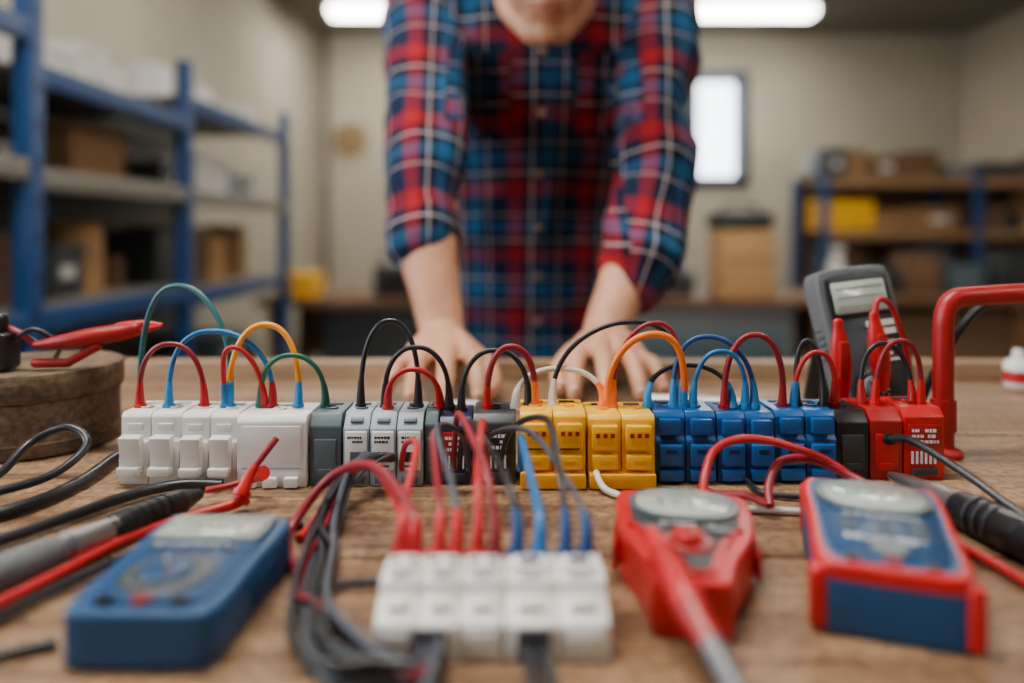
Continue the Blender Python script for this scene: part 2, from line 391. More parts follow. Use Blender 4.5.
# ------------------------------------------------------------------ terminal blocks
def tblock(name, x0, x1, n, style, m, m2=None, yf=.53, h=.050, d=.042, m3=None):
    b = B(); W = x1-x0; st = W/n; m2 = m2 or m
    for i in range(n):
        a = i*st+.0003; c = (i+1)*st-.0003; xc = (a+c)/2; sw = c-a
        if style == 'lever':
            b.xprism([(0, 0), (0, .012), (.002, .030), (.004, .032), (.004, h-.003), (.007, h), (d, h), (d, 0)], a, c, m, .0009)
            b.box((xc, -.0015, .0225), (sw*.72, .008, .026), m2, .0018, rot=(.16, 0, 0))
            b.box((xc, -.0045, .0115), (sw*.72, .010, .006), m2, .0015)
            b.box((xc, .0035, h-.010), (sw*.5, .002, .005), m2, .0006)
        elif style == 'wide':
            b.xprism([(0, 0), (0, h-.004), (.004, h), (d, h), (d, 0)], a, c, m, .0014)
            b.box((xc, .0002, h*.60), (sw*.86, .002, .026), m2, .0009)
            for s in (-.3, 0, .3): b.box((xc+s*sw, -.0015, .0045), (sw*.2, .006, .007), m2, .001)
            b.box((xc, -.0004, .0135), (sw*.84, .0012, .001), "lgray")
        elif style == 'label':
            b.xprism([(0, 0), (0, .040), (.010, h), (d, h), (d, 0)], a, c, m, .0010)
            b.box((xc, -.0006, .025), (sw*.84, .002, .027), "label", .0006)
            mk = lambda x, z, sx, sz: b.box((x, -.0018, z), (sx, .0004, sz), "ink")
            marks(b, xc, .033, sw*.62, .006, 2, "ink", mk, 5)
            b.box((xc, -.0018, .021), (sw*.42, .0004, .007), "gray" if i != n-1 else "ink")
            b.box((xc, -.0018, .0145), (sw*.5, .0004, .0012), "ink")
            b.box((xc, -.0012, .005), (sw*.6, .003, .005), m2, .0008)
            b.box((xc, .0045, .0452), (sw*.5, .003, .004), m2, .0005, rot=(-.78, 0, 0))
        elif style == 'plain':
            b.xprism([(0, 0), (0, h-.008), (.007, h), (d, h), (d, 0)], a, c, m, .0012)
            b.box((xc, -.0004, h*.42), (sw*.7, .002, .024), m2, .0006)
            b.box((xc, -.0014, .010), (sw*.45, .002, .005), m2, .0006)
        elif style == 'print':
            b.xprism([(0, 0), (0, h-.006), (.006, h), (d, h), (d, 0)], a, c, m, .0012)
            b.box((xc, -.0005, h*.62), (sw*.8, .0016, .016), m2, .0005)
            mk = lambda x, z, sx, sz: b.box((x, -.0015, z), (sx, .0004, sz), "whiteink")
            marks(b, xc, h*.62, sw*.66, .012, 3, "whiteink", mk, 6)
            for k in range(6): b.box((xc-sw*.3+k*sw*.11, -.0003, .016), (sw*.05, .0012, .009), "whiteink")
            b.box((xc, -.0010, .006), (sw*.6, .003, .005), "dgray", .0006)
        elif style == 'yellow':
            b.xprism([(0, .0), (0, h-.003), (.003, h), (d, h), (d, 0)], a, c, m, .0010)
            b.box((xc, -.002, h*.70), (sw*.78, .006, .017), m, .0016)
            b.box((xc, -.0048, h*.70), (sw*.5, .001, .010), m2, .0004)
            for s in (-.22, .0, .22): b.box((xc+s*sw, -.0053, h*.70+.002), (sw*.12, .0006, .003), "dred")
            b.box((xc, -.0028, .0185), (sw*.78, .007, .010), m, .0016)
            b.box((xc, -.0060, .0185), (sw*.34, .001, .0035), m2, .0003)
            b.box((xc, -.0002, .0268), (sw*.6, .001, .0016), "ink")
        elif style == 'blue':
            b.xprism([(0, 0), (0, .030), (.003, .033), (.003, h-.004), (.006, h), (d, h), (d, 0)], a, c, m, .0010)
            b.box((xc, .0006, h*.80), (sw*.7, .006, .011), m2, .0014)
            b.box((xc, -.0022, .0205), (sw*.76, .006, .015), m2, .0015)
            b.box((xc, -.0054, .0235), (sw*.36, .0008, .003), "navy")
            b.box((xc, -.0020, .0065), (sw*.8, .007, .008), m, .0012)
            b.box((xc, -.0002, .0300), (sw*.5, .001, .0012), "ink")
        b.lathe([(.0048, 0), (.0048, .0012), (.0034, .0013), (.0034, .0004)], m2, Matrix.Translation((xc, .021, h)), 18)
        b.box((xc, d-.009, h+.0002), (sw*.5, .005, .0008), "ink" if style not in ('lever', 'wide') else "lgray")
    if style == 'yellow':
        b.box((W/2, -.0035, .006), (W*.97, .010, .010), m2, .0014)
    b.box((W/2, d+.001, .010), (W*.96, .004, .014), m2, .0008)
    return b.done(name, (x0, yf, T))
TB = "terminal_block"
tblock(TB, -.2785, -.2355, 2, 'lever', "white", "offwhite")
tblock(TB, -.2345, -.1940, 2, 'lever', "white", "offwhite", yf=.528)
tblock(TB, -.1930, -.1435, 1, 'wide', "white", "white", yf=.524)
tblock(TB, -.1425, -.1200, 1, 'plain', "gray", "gray", yf=.527)
tblock(TB, -.1190, -.0625, 3, 'label', "lgray", "gray", yf=.527)
tblock(TB, -.0620, -.0520, 1, 'plain', "gray", "gray", yf=.531)
tblock(TB, -.0515, -.0285, 1, 'print', "navy", "dred", yf=.530, h=.047)
tblock(TB, -.0280, .0030, 1, 'print', "dgray", "black", yf=.531, h=.049)
tblock(TB, .0055, .0520, 2, 'yellow', "yellow", "dyellow", yf=.526, h=.052)
tblock(TB, .0530, .1005, 2, 'yellow', "yellow", "dyellow", yf=.526, h=.050)
tblock(TB, .1015, .1460, 2, 'blue', "blue", "blue", yf=.534)
tblock(TB, .1465, .1880, 2, 'blue', "blue", "blue", yf=.534, h=.049)
tblock(TB, .1885, .2325, 2, 'blue', "blue", "blue", yf=.536)
tblock(TB, .2335, .2570, 1, 'plain', "black", "dgray", yf=.540, h=.049)
tblock(TB, .2580, .2820, 1, 'plain', "dred", "red", yf=.541, h=.050)
tblock(TB, .2825, .3125, 1, 'print', "red", "dred", yf=.541, h=.051)

# ------------------------------------------------------------------ jumper wires over the row
def bootwire(name, pts, r, mw, p0=None, p1=None, rb=.0036, lb=.017, n=7):
    b = B(); P = cr(pts, n) if len(pts) < 40 else [Vector(p) for p in pts]
    P = [p+Vector((0, 0, T)) for p in P]
    b.sweep(P, r, mw, 10)
    for Q, pm in ((P, p0), (P[::-1], p1)):
        if not pm: continue
        acc = 0; seg = [Q[0]]
        for a, c in zip(Q, Q[1:]):
            acc += (c-a).length; seg.append(c)
            if acc > lb: break
        k = len(seg)-1
        rr = [rb*(1-.42*i/max(1, k)) for i in range(k+1)]
        b.sweep(seg, rr, pm, 12)
        d = (seg[1]-seg[0]).normalized()
        b.sweep([seg[0]-d*.001, seg[0]+d*.0025], rb*1.22, pm, 12)
    return b.done(name)
def jumper(x0, x1, zt, mw, p0, p1, z0=50, z1=50, y0=.551, y1=.551, bow=0, skew=0, r=.0019, q=.86):
    pts = []; N = 44
    for i in range(N+1):
        t = i/N; a = math.pi*t
        c = math.cos(a); s = math.sin(a)
        xx = (x0+x1)/2-(x1-x0)/2*math.copysign(abs(c)**q*1.0, c)*(1+.10*s*abs(c)) + skew*s*s
        zb = z0+(z1-z0)*t
        zz = zb+(zt-zb)*(s**.88)
        yy = y0+(y1-y0)*t+bow*s
        pts.append((xx/1000, yy, zz/1000))
    return bootwire("jumper_wire", pts, r, mw, p0, p1)
J = jumper
J(-290, -208, 137, "w_teal", None, "lblue", z0=2, y0=.585, bow=.010, skew=-8, r=.0022)
J(-273, -226, 97, "w_dred", "red", "red", bow=-.004)
J(-252, -176, 105, "w_blue", "lblue", "dred", bow=.006, skew=-8)
J(-210, -182, 95, "w_red", "w_blue", "red", bow=-.008, skew=-6)
J(-208, -157, 110, "w_amber", "lblue", "lblue", bow=.004, r=.0022)
J(-184, -137, 89, "w_green", "w_green", "w_green", bow=-.006)
J(-111, -69, 113, "w_black", "black", "black", bow=.004)
J(-93, -46, 95, "w_black", "black", "black", bow=-.006, y1=.549)
J(-90, -53, 80, "w_red", "w_red", "red", bow=-.010, y0=.546)
J(-37, 12, 91, "w_black", "black", "w_black", bow=.004, z0=47)
J(-18, 17, 95, "w_dred", "red", "w_orange", bow=-.004, r=.0023, z1=52)
J(3, 67, 77, "w_white", "w_white", "w_orange", bow=.006, r=.0021)
J(30, 124, 111, "w_black", "w_white", "lblue", bow=.012, skew=14)
J(70, 126, 104, "w_orange", "w_orange", "lblue", bow=-.004, r=.0026, skew=6)
J(74, 124, 111, "w_dred", "w_orange", "lblue", bow=.006, r=.0017, skew=8)
J(100, 162, 79, "w_black", "lblue", "lblue", bow=.010)
J(119, 178, 101, "w_dblue", "lblue", "lblue", bow=.004, skew=-4)
J(133, 171, 92, "w_blue", "lblue", "lblue", bow=-.006, r=.0017)
J(156, 200, 103, "w_dred", "dred", "dred", bow=-.003, r=.0023, y1=.555)
J(211, 231, 97, "w_black", "black", "black", bow=.006, y0=.556, y1=.556)
J(209, 240, 90, "w_red", "lblue", "dred", bow=-.006, y0=.556, y1=.560)
J(262, 300, 94, "w_black", "dred", "dred", bow=.006, y0=.562, y1=.562)
J(271, 305, 98, "w_dred", "red", "red", bow=-.004, y0=.560, y1=.560)

# ------------------------------------------------------------------ near white breaker strip + bundle
b = B()
cells = [(0, .0178), (.0181, .0357), (.0360, .0535), (.0545, .0765), (.0768, .0985)]
for i, (a, c) in enumerate(cells):
    xc = (a+c)/2; sw = c-a
    b.xprism([(0, 0), (0, .015), (.003, .017), (.012, .022), (.014, .028), (.045, .028), (.045, 0)], a, c, "white", .0011)
    b.box((xc, .0265, .0290), (sw*.74, .014, .004), "white", .0014)
    b.box((xc, .0075, .0205), (sw*.5, .005, .004), "offwhite", .001, rot=(.5, 0, 0))
    for s in ((-.22, .22) if i < 3 else (0,)):
        b.lathe([(.0030, 0), (.0030, .0010), (.0020, .0011), (.0020, .0003)], "offwhite", Matrix.Translation((xc+s*sw, .0395, .028)), 16)
        if i < 3: b.lathe([(.0024, 0), (.0024, .0008)], "dgray", Matrix.Translation((xc+s*sw, .0265, .0306)), 12)
    if i >= 3: b.box((xc, .0265, .0309), (sw*.42, .007, .0008), "dgray")
    b.box((xc, .0165, .0284), (sw*.4, .003, .0008), "lgray")
    b.box((xc, -.0003, .008), (sw*.62, .0015, .008), "offwhite", .0006)
for x in (.0235, .0665): b.box((x, -.0006, .0075), (.014, .003, .0125), "ink", .001)
b.done("circuit_breaker_strip", (-.0575, .312, T))

def lie(name, pts, r, mw, **k): return bootwire(name, pts, r, mw, **k)
C = "connection_wire"
def over(x0, x1, zt, mw, p0, y1=.518, z1=.014, r=.0020, xm=None, ym=.44):
    xm = (x0+x1)/2 if xm is None else xm
    lie(C, [(x0, .3515, .028), (x0+.0005, .356, .042), (x0*.75+xm*.25, .378, zt*.85), (xm, ym, zt), (xm*.3+x1*.7, .495, zt*.72), (x1, y1-.002, z1+.006), (x1, y1, z1)], r, mw, p0=p0, rb=.0038, lb=.018)
over(-.0525, -.076, .054, "w_red", "red", xm=-.056)
over(-.0345, -.047, .060, "w_dred", "red", xm=-.046)
over(-.0265, -.030, .064, "w_gray", "red", xm=-.044, r=.0018)
over(-.0165, -.018, .066, "w_red", "red", xm=-.018, r=.0024)
over(-.0085, -.040, .071, "w_dred", "w_dred", xm=-.030)
over(.0020, -.036, .066, "w_black", "w_dblue", xm=-.022, r=.0019)
over(.0130, .006, .056, "w_blue", "w_blue", xm=.006, r=.0024)
over(.0250, -.008, .069, "w_black", "w_dblue", xm=.020, r=.0019)
over(.0345, -.024, .062, "w_gray", "w_dblue", xm=.010, r=.0017)
lie(C, [(-.0455, .352, .028), (-.048, .360, .044), (-.078, .42, .048), (-.110, .455, .03), (-.129, .440, .006), (-.124, .415, .003), (-.110, .385, .003), (-.104, .360, .003)], .0027, "w_dred", p0="red", rb=.0042)
lie(C, [(-.050, .352, .028), (-.052, .362, .040), (-.080, .44, .040), (-.104, .485, .024), (-.117, .500, .010), (-.120, .47, .003), (-.122, .43, .003)], .0025, "w_red", p0="red", rb=.0042)
for k in range(10):
    j = lambda s=.006: random.uniform(-s, s)
    z = .003+.0034*(k % 3)
    mm = ["w_gray", "w_black", "w_gray", "w_gray", "w_black", "w_black", "w_gray", "w_dred", "w_black", "w_gray"][k]
    xs = -.100+.0020*k
    xe = -.037+.0025*(k % 4)
    ja = j(.009); yl = .300+.011*(k % 4)
    lie(C, [(xs, .522, .020), (xs-.002, .512, .026), (-.108+j(), .485, .014+z), (-.110+j(.008), .44, z), (-.103+ja, .40, z), (-.097+ja, .36, z), (-.087+ja*.7, yl+.016, z), (-.070+j(.005), yl-.006, z), (xe-.012, .296+j(.003), z), (xe, .303, .007), (xe, .311, .008)], random.choice([.0015, .0019, .0022]), mm)
for dx in (-.003, .003):
    lie(C, [(.009+dx, .311, .008), (.010+dx, .300, .009), (.013+dx*1.5, .278, .005), (.020+dx*2, .24, .003), (.03+dx*3, .18, .003)], .0026, "w_black")
lie(C, [(-.030, .311, .010), (-.030, .300, .010), (-.034, .28, .005), (-.045, .24, .003), (-.05, .18, .003)], .0024, "w_gray")
lie(C, [(-.105, .36, .003), (-.085, .375, .003), (-.066, .378, .003), (-.045, .372, .003), (-.03, .37, .003)], .0018, "w_black")
lie("white_cable", [(.058, .521, .012), (.064, .508, .004), (.085, .492, .003), (.125, .480, .003), (.165, .474, .003), (.21, .468, .003), (.24, .468, .003)], .0023, "w_white")
lie("black_cable", [(.165, .528, .004), (.17, .505, .003), (.20, .495, .003), (.232, .49, .003), (.250, .475, .003), (.252, .46, .003)], .0018, "w_black")

# ------------------------------------------------------------------ multimeters
def dial(b, cx, cy, z, r, mring, mknob, tick="whiteink", hk=.0042):
    X = Matrix.Translation((cx, cy, z))
    b.lathe([(r, 0), (r, .0008), (r*.95, .0014), (r*.3, .0014)], mring, X, 40)
    b.lathe([(r*.58, .0010), (r*.56, hk), (r*.50, hk+.0008)], mknob, X, 32)
    b.box((cx, cy, z+hk+.001), (r*.16, r*.92, .0016), mring, .0006, rot=(0, 0, .5))
    b.box((cx-.3*r*math.sin(.5), cy+.3*r*math.cos(.5), z+hk+.0020), (r*.06, r*.30, .0004), tick, 0, rot=(0, 0, .5))
    for k in range(20):
        a = math.radians(-60+k*300/19)
        b.box((cx+r*.80*math.cos(a), cy+r*.80*math.sin(a), z+.0015), (r*.04, r*.09, .0004), tick, 0, rot=(0, 0, a-1.57))

def meter(name, loc, rz, w, l, t, body, rim, base, face, lcd, style, taper=1.0):
    b = B(); hw = w/2; hl = l/2
    def outl(s):
        tw = taper
        pts = [(-hw*.80, hl), (hw*.80, hl), (hw*.98, hl*.92), (hw, hl*.55), (hw*.94, hl*.0), (hw*(.92*tw), -hl*.65), (hw*.86*tw, -hl*.95), (hw*.66*tw, -hl),
               (-hw*.66*tw, -hl), (-hw*.86*tw, -hl*.95), (-hw*(.92*tw), -hl*.65), (-hw*.94, hl*.0), (-hw, hl*.55), (-hw*.98, hl*.92)]
        pts = chaikin(pts, 3)
        return [(x-math.copysign(min(abs(x), s), x), y-math.copysign(min(abs(y), s), y)) for x, y in pts]
    if base != rim:
        b.prism(outl(.0006), 0, t*.82, base, t*.14, 4, ang=40)
        b.prism(outl(-.0004), t*.72, t*.985, rim, t*.09, 4, ang=40)
        for sx in (-1, 1):
            for sy in (-1, 1):
                xx = sx*hw*(.90 if sy > 0 else .85*taper); yy = sy*hl*.90
                b.box((xx, yy, t*.46), (.008, .010, t*.84), rim, .0030, seg=3)
        ins = .0046
    else:
        b.prism(outl(0), 0, t*.93, rim, t*.2, 4, ang=40); ins = .006
    b.prism(outl(ins), t*.4, t, body, .0014, 3, ang=40)
    b.prism(outl(ins+.0026), t*.6, t+.0006, face, .0004, 1, ang=40)
    if base == rim:
        for s in (-1, 1):
            for k in range(5): b.box((s*(hw*.965), hl*.1+k*.006-.01, t*.42), (.003, .003, t*.5), rim, .001)
    mk = lambda x, y, sx, sy: b.box((x, y, t+.0009), (sx, sy, .0005), "whiteink")
    if style == 'oval' or style == 'clamp':
        cy = hl*.47
        b.prism(ell(w*.400, l*.205, 0, cy, pw=.85), t, t+.0024, "bezel", .0009, 2, ang=40)
        b.prism(ell(w*.345, l*.168, 0, cy, pw=.80), t+.001, t+.0029, lcd, .0003, 1, ang=40)
        for k in range(4): b.box(((k-1.5)*w*.11, cy, t+.0030), (w*.045, l*.09, .0002), "lcdseg")
    elif style == 'dial':
        cy = hl*.57
        b.prism(rrect(w*.80, l*.32, .005, 0, cy), t, t+.0014, "bezel", .0006, 2, ang=40)
        b.prism(rrect(w*.72, l*.265, .002, 0, cy), t+.001, t+.0018, lcd, .0002, 1, ang=40)
        for k in range(4): b.box(((k-1.4)*w*.12, cy, t+.0019), (w*.04, l*.11, .0002), "lcdseg")
    elif style == 'upright':
        cy = hl*.62
        b.prism(rrect(w*.80, l*.25, .003, 0, cy), t, t+.0014, "black", .0006, 2, ang=40)
        b.prism(rrect(w*.70, l*.19, .002, 0, cy), t+.001, t+.0018, lcd, .0002, 1, ang=40)
        for q in range(3): b.box((0, cy+(q-1)*l*.055, t+.0019), (w*.6, l*.012, .0002), "lcdseg")
        for q in range(2): b.box((w*.18, hl*.28-q*l*.05, t+.0010), (w*.36, l*.035, .0006), "offwhite")
        marks(b, w*.18, -hl*.05, w*.34, l*.14, 4, "whiteink", mk, 6)
    if style == 'dial':
        marks(b, 0, hl*.18, w*.6, l*.018, 1, "whiteink", mk, 8)
        for k in range(4): b.prism(rrect(w*.12, l*.030, .0012, (k-1.5)*w*.17, hl*.085), t, t+.0018, "bezel", .0006, 2, ang=40)
        dial(b, 0, -hl*.42, t+.0003, w*.29, "dgray", "dblue2", tick="lgray", hk=.0026)
    elif style == 'upright':
        dial(b, -w*.10, -hl*.45, t+.0005, w*.24, "black", "grip")
    elif style == 'oval':
        marks(b, 0, hl*.03, w*.55, l*.02, 1, "whiteink", mk, 8)
        for r_ in range(2):
            for k in range(3): b.prism(rrect(w*.13, l*.036, .002, (k-1)*w*.22, -hl*(.13+.17*r_)), t, t+.0018, "bezel", .0007, 2, ang=40)
        marks(b, 0, -hl*.47, w*.5, l*.05, 2, "whiteink", mk, 9)
        b.prism(ell(w*.12, w*.12, 0, -hl*.66), t, t+.0022, "bezel", .0008, 2, ang=40)
    else:
        marks(b, 0, hl*.02, w*.45, l*.02, 1, "whiteink", mk, 7)
        for k in (-1, 1): b.prism(rrect(w*.16, l*.05, .002, k*w*.22, -hl*.12), t, t+.0020, "bezel", .0007, 2, ang=40)
        dial(b, 0, -hl*.38, t+.0005, w*.17, "dred", "red", hk=.005)
    if style != 'clamp':
        for k, jm in enumerate(("black", "dred", "black")):
            b.lathe([(.0036, 0), (.0036, .0012), (.0022, .0013), (.0022, .0004)], jm, Matrix.Translation(((k-1)*w*.22*taper, -hl*.86, t)), 20)
    return b.done(name, loc, (0, 0, rz))
meter("multimeter", (-.1535, .357, T), math.radians(-1), .070, .104, .026, "dblue", "dblue", "dblue", "dblue2", "lcd", 'dial', taper=1.04)
meter("multimeter", (.187, .382, T), math.radians(-20), .073, .124, .033, "dblue", "red", "dblue", "dblue2", "lcd2", 'oval')
meter("clamp_meter", (.089, .385, T), math.radians(-10), .074, .116, .028, "red", "red", "red", "dgray", "lcd2", 'clamp', taper=.58)

def probe(p0, p1, segs):
    b = B(); a = Vector(p0); d = Vector(p1)-a
    for (t0, r0, m), (t1, r1, _) in zip(segs, segs[1:]):
        N = 5
        b.sweep([a+d*(t0+(t1-t0)*i/N) for i in range(N+1)], [r0+(r1-r0)*i/N for i in range(N+1)], m, 18, rnd=("steel" not in m))
    return b, a, d
b, a, d = probe((.0655, .352, .0370), (.0845, .262, .0080), [(0, .0040, "red"), (.12, .0064, "red"), (.45, .0074, "dred"), (.66, .0056, "dsteel"), (.86, .0045, "dsteel"), (1, .003, "dsteel")])
for k in range(4):
    q = a+d*(.16+.07*k); b.sweep([q-d*.008, q+d*.008], .0076, "red", 18)
b.done("test_probe", (0, 0, T))
b, a, d = probe((-.290, .290, .0105), (-.203, .484, .0090), [(0, .0085, "grip"), (.10, .0095, "grip"), (.52, .0090, "grip"), (.56, .0075, "steel"), (.70, .0070, "steel"), (.72, .0085, "black"), (.93, .0080, "black"), (1, .004, "black")])
for k in range(5):
    q = a+d*(.76+.03*k); b.sweep([q-d*.004, q+d*.004], .0089, "black", 18)
b.sweep([a+d*.58, a+d*.60], .0086, "steel", 18)
b.done("test_probe", (0, 0, T))
b, a, d = probe((.262, .520, .010), (.292, .330, .0130), [(0, .0025, "steel"), (.08, .0055, "steel"), (.24, .0085, "steel"), (.34, .0100, "steel"), (.36, .0110, "black"), (.60, .0120, "black"), (.95, .0105, "black"), (1, .006, "black")])
for k in range(3):
    q = a+d*(.42+.04*k); b.sweep([q-d*.006, q+d*.006], .0124, "dgray", 18)
b.done("screwdriver", (0, 0, T))

L = "test_lead"
lie(L, [(.112, .440, .012), (.116, .452, .030), (.128, .470, .043), (.152, .482, .046), (.182, .482, .040), (.212, .484, .026), (.236, .462, .006), (.248, .43, .004), (.256, .38, .004), (.258, .32, .004), (.262, .24, .004)], .0026, "w_red", p0="red", rb=.0048)
lie(L, [(.160, .465, .009), (.163, .476, .018), (.174, .486, .030), (.195, .487, .031), (.214, .480, .024), (.226, .462, .018), (.224, .446, .016)], .0028, "w_dred", p1="red", rb=.0048)
lie(L, [(.160, .466, .009), (.150, .485, .0085), (.135, .50, .004), (.13, .518, .003)], .0026, "w_dred")
lie(L, [(.270, .538, .030), (.277, .520, .034), (.290, .48, .024), (.304, .44, .010), (.318, .41, .004), (.34, .36, .004)], .0026, "w_black", p0="black")
lie(L, [(-.268, .22, .004), (-.260, .28, .004), (-.249, .33, .004), (-.234, .38, .004), (-.219, .43, .004), (-.197, .463, .004), (-.178, .474, .006), (-.171, .479, .010)], .0028, "w_red", p1="red", rb=.0048)
lie(L, [(-.200, .490, .010), (-.188, .499, .010), (-.175, .506, .012), (-.166, .500, .018)], .0020, "w_red", p1="red", rb=.0040)
lie(L, [(-.172, .477, .012), (-.168, .484, .024), (-.160, .492, .036), (-.156, .497, .042)], .0022, "w_dred", p0="red", rb=.0048)
K = "power_cable"
lie(K, [(-.44, .40, .005), (-.36, .435, .005), (-.312, .470, .005), (-.300, .52, .005), (-.303, .57, .006), (-.300, .63, .006), (-.28, .70, .006)], .0042, "w_black")
lie(K, [(-.46, .45, .013), (-.38, .455, .013), (-.350, .500, .012), (-.348, .540, .026), (-.325, .548, .036), (-.306, .54, .026), (-.312, .51, .014), (-.332, .475, .013), (-.37, .44, .014), (-.44, .42, .014)], .0030, "w_black")
lie(K, [(-.42, .34, .005), (-.32, .385, .005), (-.285, .43, .005), (-.255, .49, .005), (-.23, .515, .005), (-.20, .518, .004)], .0036, "w_black")
lie(K, [(-.25, .22, .004), (-.232, .28, .004), (-.215, .310, .003), (-.195, .322, .003)], .0025, "w_black")
lie(K, [(-.252, .26, .004), (-.238, .32, .004), (-.221, .375, .004), (-.198, .42, .004), (-.165, .440, .003), (-.125, .45, .003)], .0024, "w_black")

# ------------------------------------------------------------------ round wooden box with clips, left
b = B()
b.lathe([(.063, 0), (.066, .002), (.066, .044), (.0655, .045)], "boxwood", None, 48)
b.lathe([(.0645, .044), (.0685, .0455), (.0690, .049), (.0690, .063), (.0675, .0665), (.060, .0672), (.058, .0660), (.02, .0660)], "boxwood", None, 48)
b.sweep([(.0665*math.cos(a), .0665*math.sin(a), .012) for a in [i*math.pi/24 for i in range(49)]], .0012, "boxwood", 6)
b.done("round_wooden_box", (-.408, .640, T))
b = B()
P = cr([(-.385, .608, .087), (-.362, .609, .090), (-.342, .612, .093), (-.322, .616, .096), (-.310, .618, .099)], 5)
k = len(P)
b.sweep(P, [.0040+.0052*math.sin(min(1, i/k*1.25)*math.pi*.75) for i in range(k)], "dred", 14, rnd=True, asp=[.8]*k)
b.sweep([(-.322, .614, .093), (-.306, .617, .097), (-.290, .618, .101)], [.0045, .003, .0018], "red", 10, rnd=True)
b.sweep([(-.322, .616, .100), (-.306, .619, .103), (-.290, .619, .102)], [.0045, .003, .0018], "red", 10, rnd=True)
b.sweep([(-.385, .606, .0725), (-.360, .608, .0725), (-.338, .611, .085)], .0038, "dred", 10, rnd=True)
b.sweep(cr([(-.385, .608, .087), (-.41, .61, .100), (-.45, .63, .096), (-.50, .66, .05), (-.52, .68, .003)], 6), .0030, "w_dred", 10)
b.done("alligator_clip", (0, 0, T))
b = B()
b.box((0, 0, .015), (.030, .022, .030), "black", .004, seg=3); b.sweep([(0, 0, .028), (.004, 0, .040)], [.009, .006], "black", 16, rnd=True)
b.sweep(cr([(.01, 0, .02), (.03, .0, .032), (.045, .01, .018), (.03, .03, .003)], 6), .002, "w_black", 8)
b.done("black_clip", (-.418, .607, T+.0675))

# ------------------------------------------------------------------ grey multimeter standing behind the row + leads
o = meter("multimeter", (0, 0, 0), 0, .070, .142, .026, "dgray", "grip", "grip", "dgray", "lcd2", 'upright')
o.rotation_euler = (math.radians(76), 0, math.radians(6)); o.location = (.299, .655, T+.0745)
o.rotation_euler.rotate_axis('Z', math.radians(6))
b = B()
b.box((0, 0, .045), (.05, .004, .10), "dgray", .001, rot=(math.radians(24), 0, 0))
b.done("tilt_stand", (.304, .707, T+.001))
def clip_up(x0, x1, y, zb, zt, cab):
    b = B()
    P = cr([(x0, y, zb), (x0*.7+x1*.3, y, zb+(zt-zb)*.35), (x0*.3+x1*.7, y, zb+(zt-zb)*.7), (x1, y, zt)], 5); k = len(P)
    b.sweep(P, [.0040+.0045*math.sin(math.pi*min(1, (i/k)*1.1+.06)) for i in range(k)], "red", 14, rnd=True, asp=[.7]*k)
    b.box((x0*.5+x1*.5, y-.006, (zb+zt)/2), (.008, .006, (zt-zb)*.5), "dred", .002)
    b.sweep(cr(cab, 6), .0024, "w_red", 10)
    b.done("test_lead", (0, 0, T))
clip_up(.267, .263, .605, .046, .106, [(.267, .605, .048), (.268, .598, .03), (.272, .592, .003)])
clip_up(.300, .293, .607, .052, .112, [(.293, .607, .110), (.298, .610, .123), (.314, .62, .116), (.331, .63, .080), (.338, .63, .03), (.341, .63, .003)])

b = B()
P = cr([(.345, .600, .004), (.345, .600, .085), (.346, .600, .112), (.354, .601, .124), (.372, .602, .127), (.46, .606, .131), (.560, .610, .131), (.578, .611, .122), (.582, .611, .10), (.582, .611, .004)], 7)
b.sweep(P, .0078, "dred", 18)
for x in (.345, .582): b.lathe([(.014, 0), (.014, .003), (.011, .006), (.009, .007)], "dred", Matrix.Translation((x, .6+(x > .4)*.011, 0)), 24)
b.sweep([(.345, .6, .02), (.345, .6, .045)], .0096, "dred", 18)
b.done("pipe_frame_handle", (0, 0, T))
lie("power_cable", [(.33, .72, .004), (.366, .69, .012), (.378, .665, .06), (.395, .64, .110), (.44, .64, .128), (.50, .65, .10), (.54, .66, .02), (.56, .67, .004)], .0035, "w_black")
b = B()
b.lathe([(.014, 0), (.015, .002), (.015, .024), (.012, .030), (.006, .032), (.006, .040), (.004, .043)], "white", None, 28)
b.lathe([(.0152, .006), (.0154, .007), (.0154, .018), (.0152, .019)], "w_red", None, 28)
b.done("glue_bottle", (.582, .862, T))
b = B(); b.box((0, 0, .006), (.026, .012, .012), "white", .002); b.box((0, -.0065, .006), (.016, .002, .006), "offwhite", .0006); b.sweep([(.013, 0, .006), (.03, .002, .004), (.06, .01, .003)], .002, "w_white", 8)
b.done("wire_connector", (-.046, .735, T))
b = B()
b.sweep([(0, 0, .009), (.08, -.02, .009)], .009, "white", 16, rnd=True); b.sweep([(.03, -.006, .009), (.05, -.010, .009)], .0098, "lgray", 16)
b.done("marker_pen", (.14, .74, T))

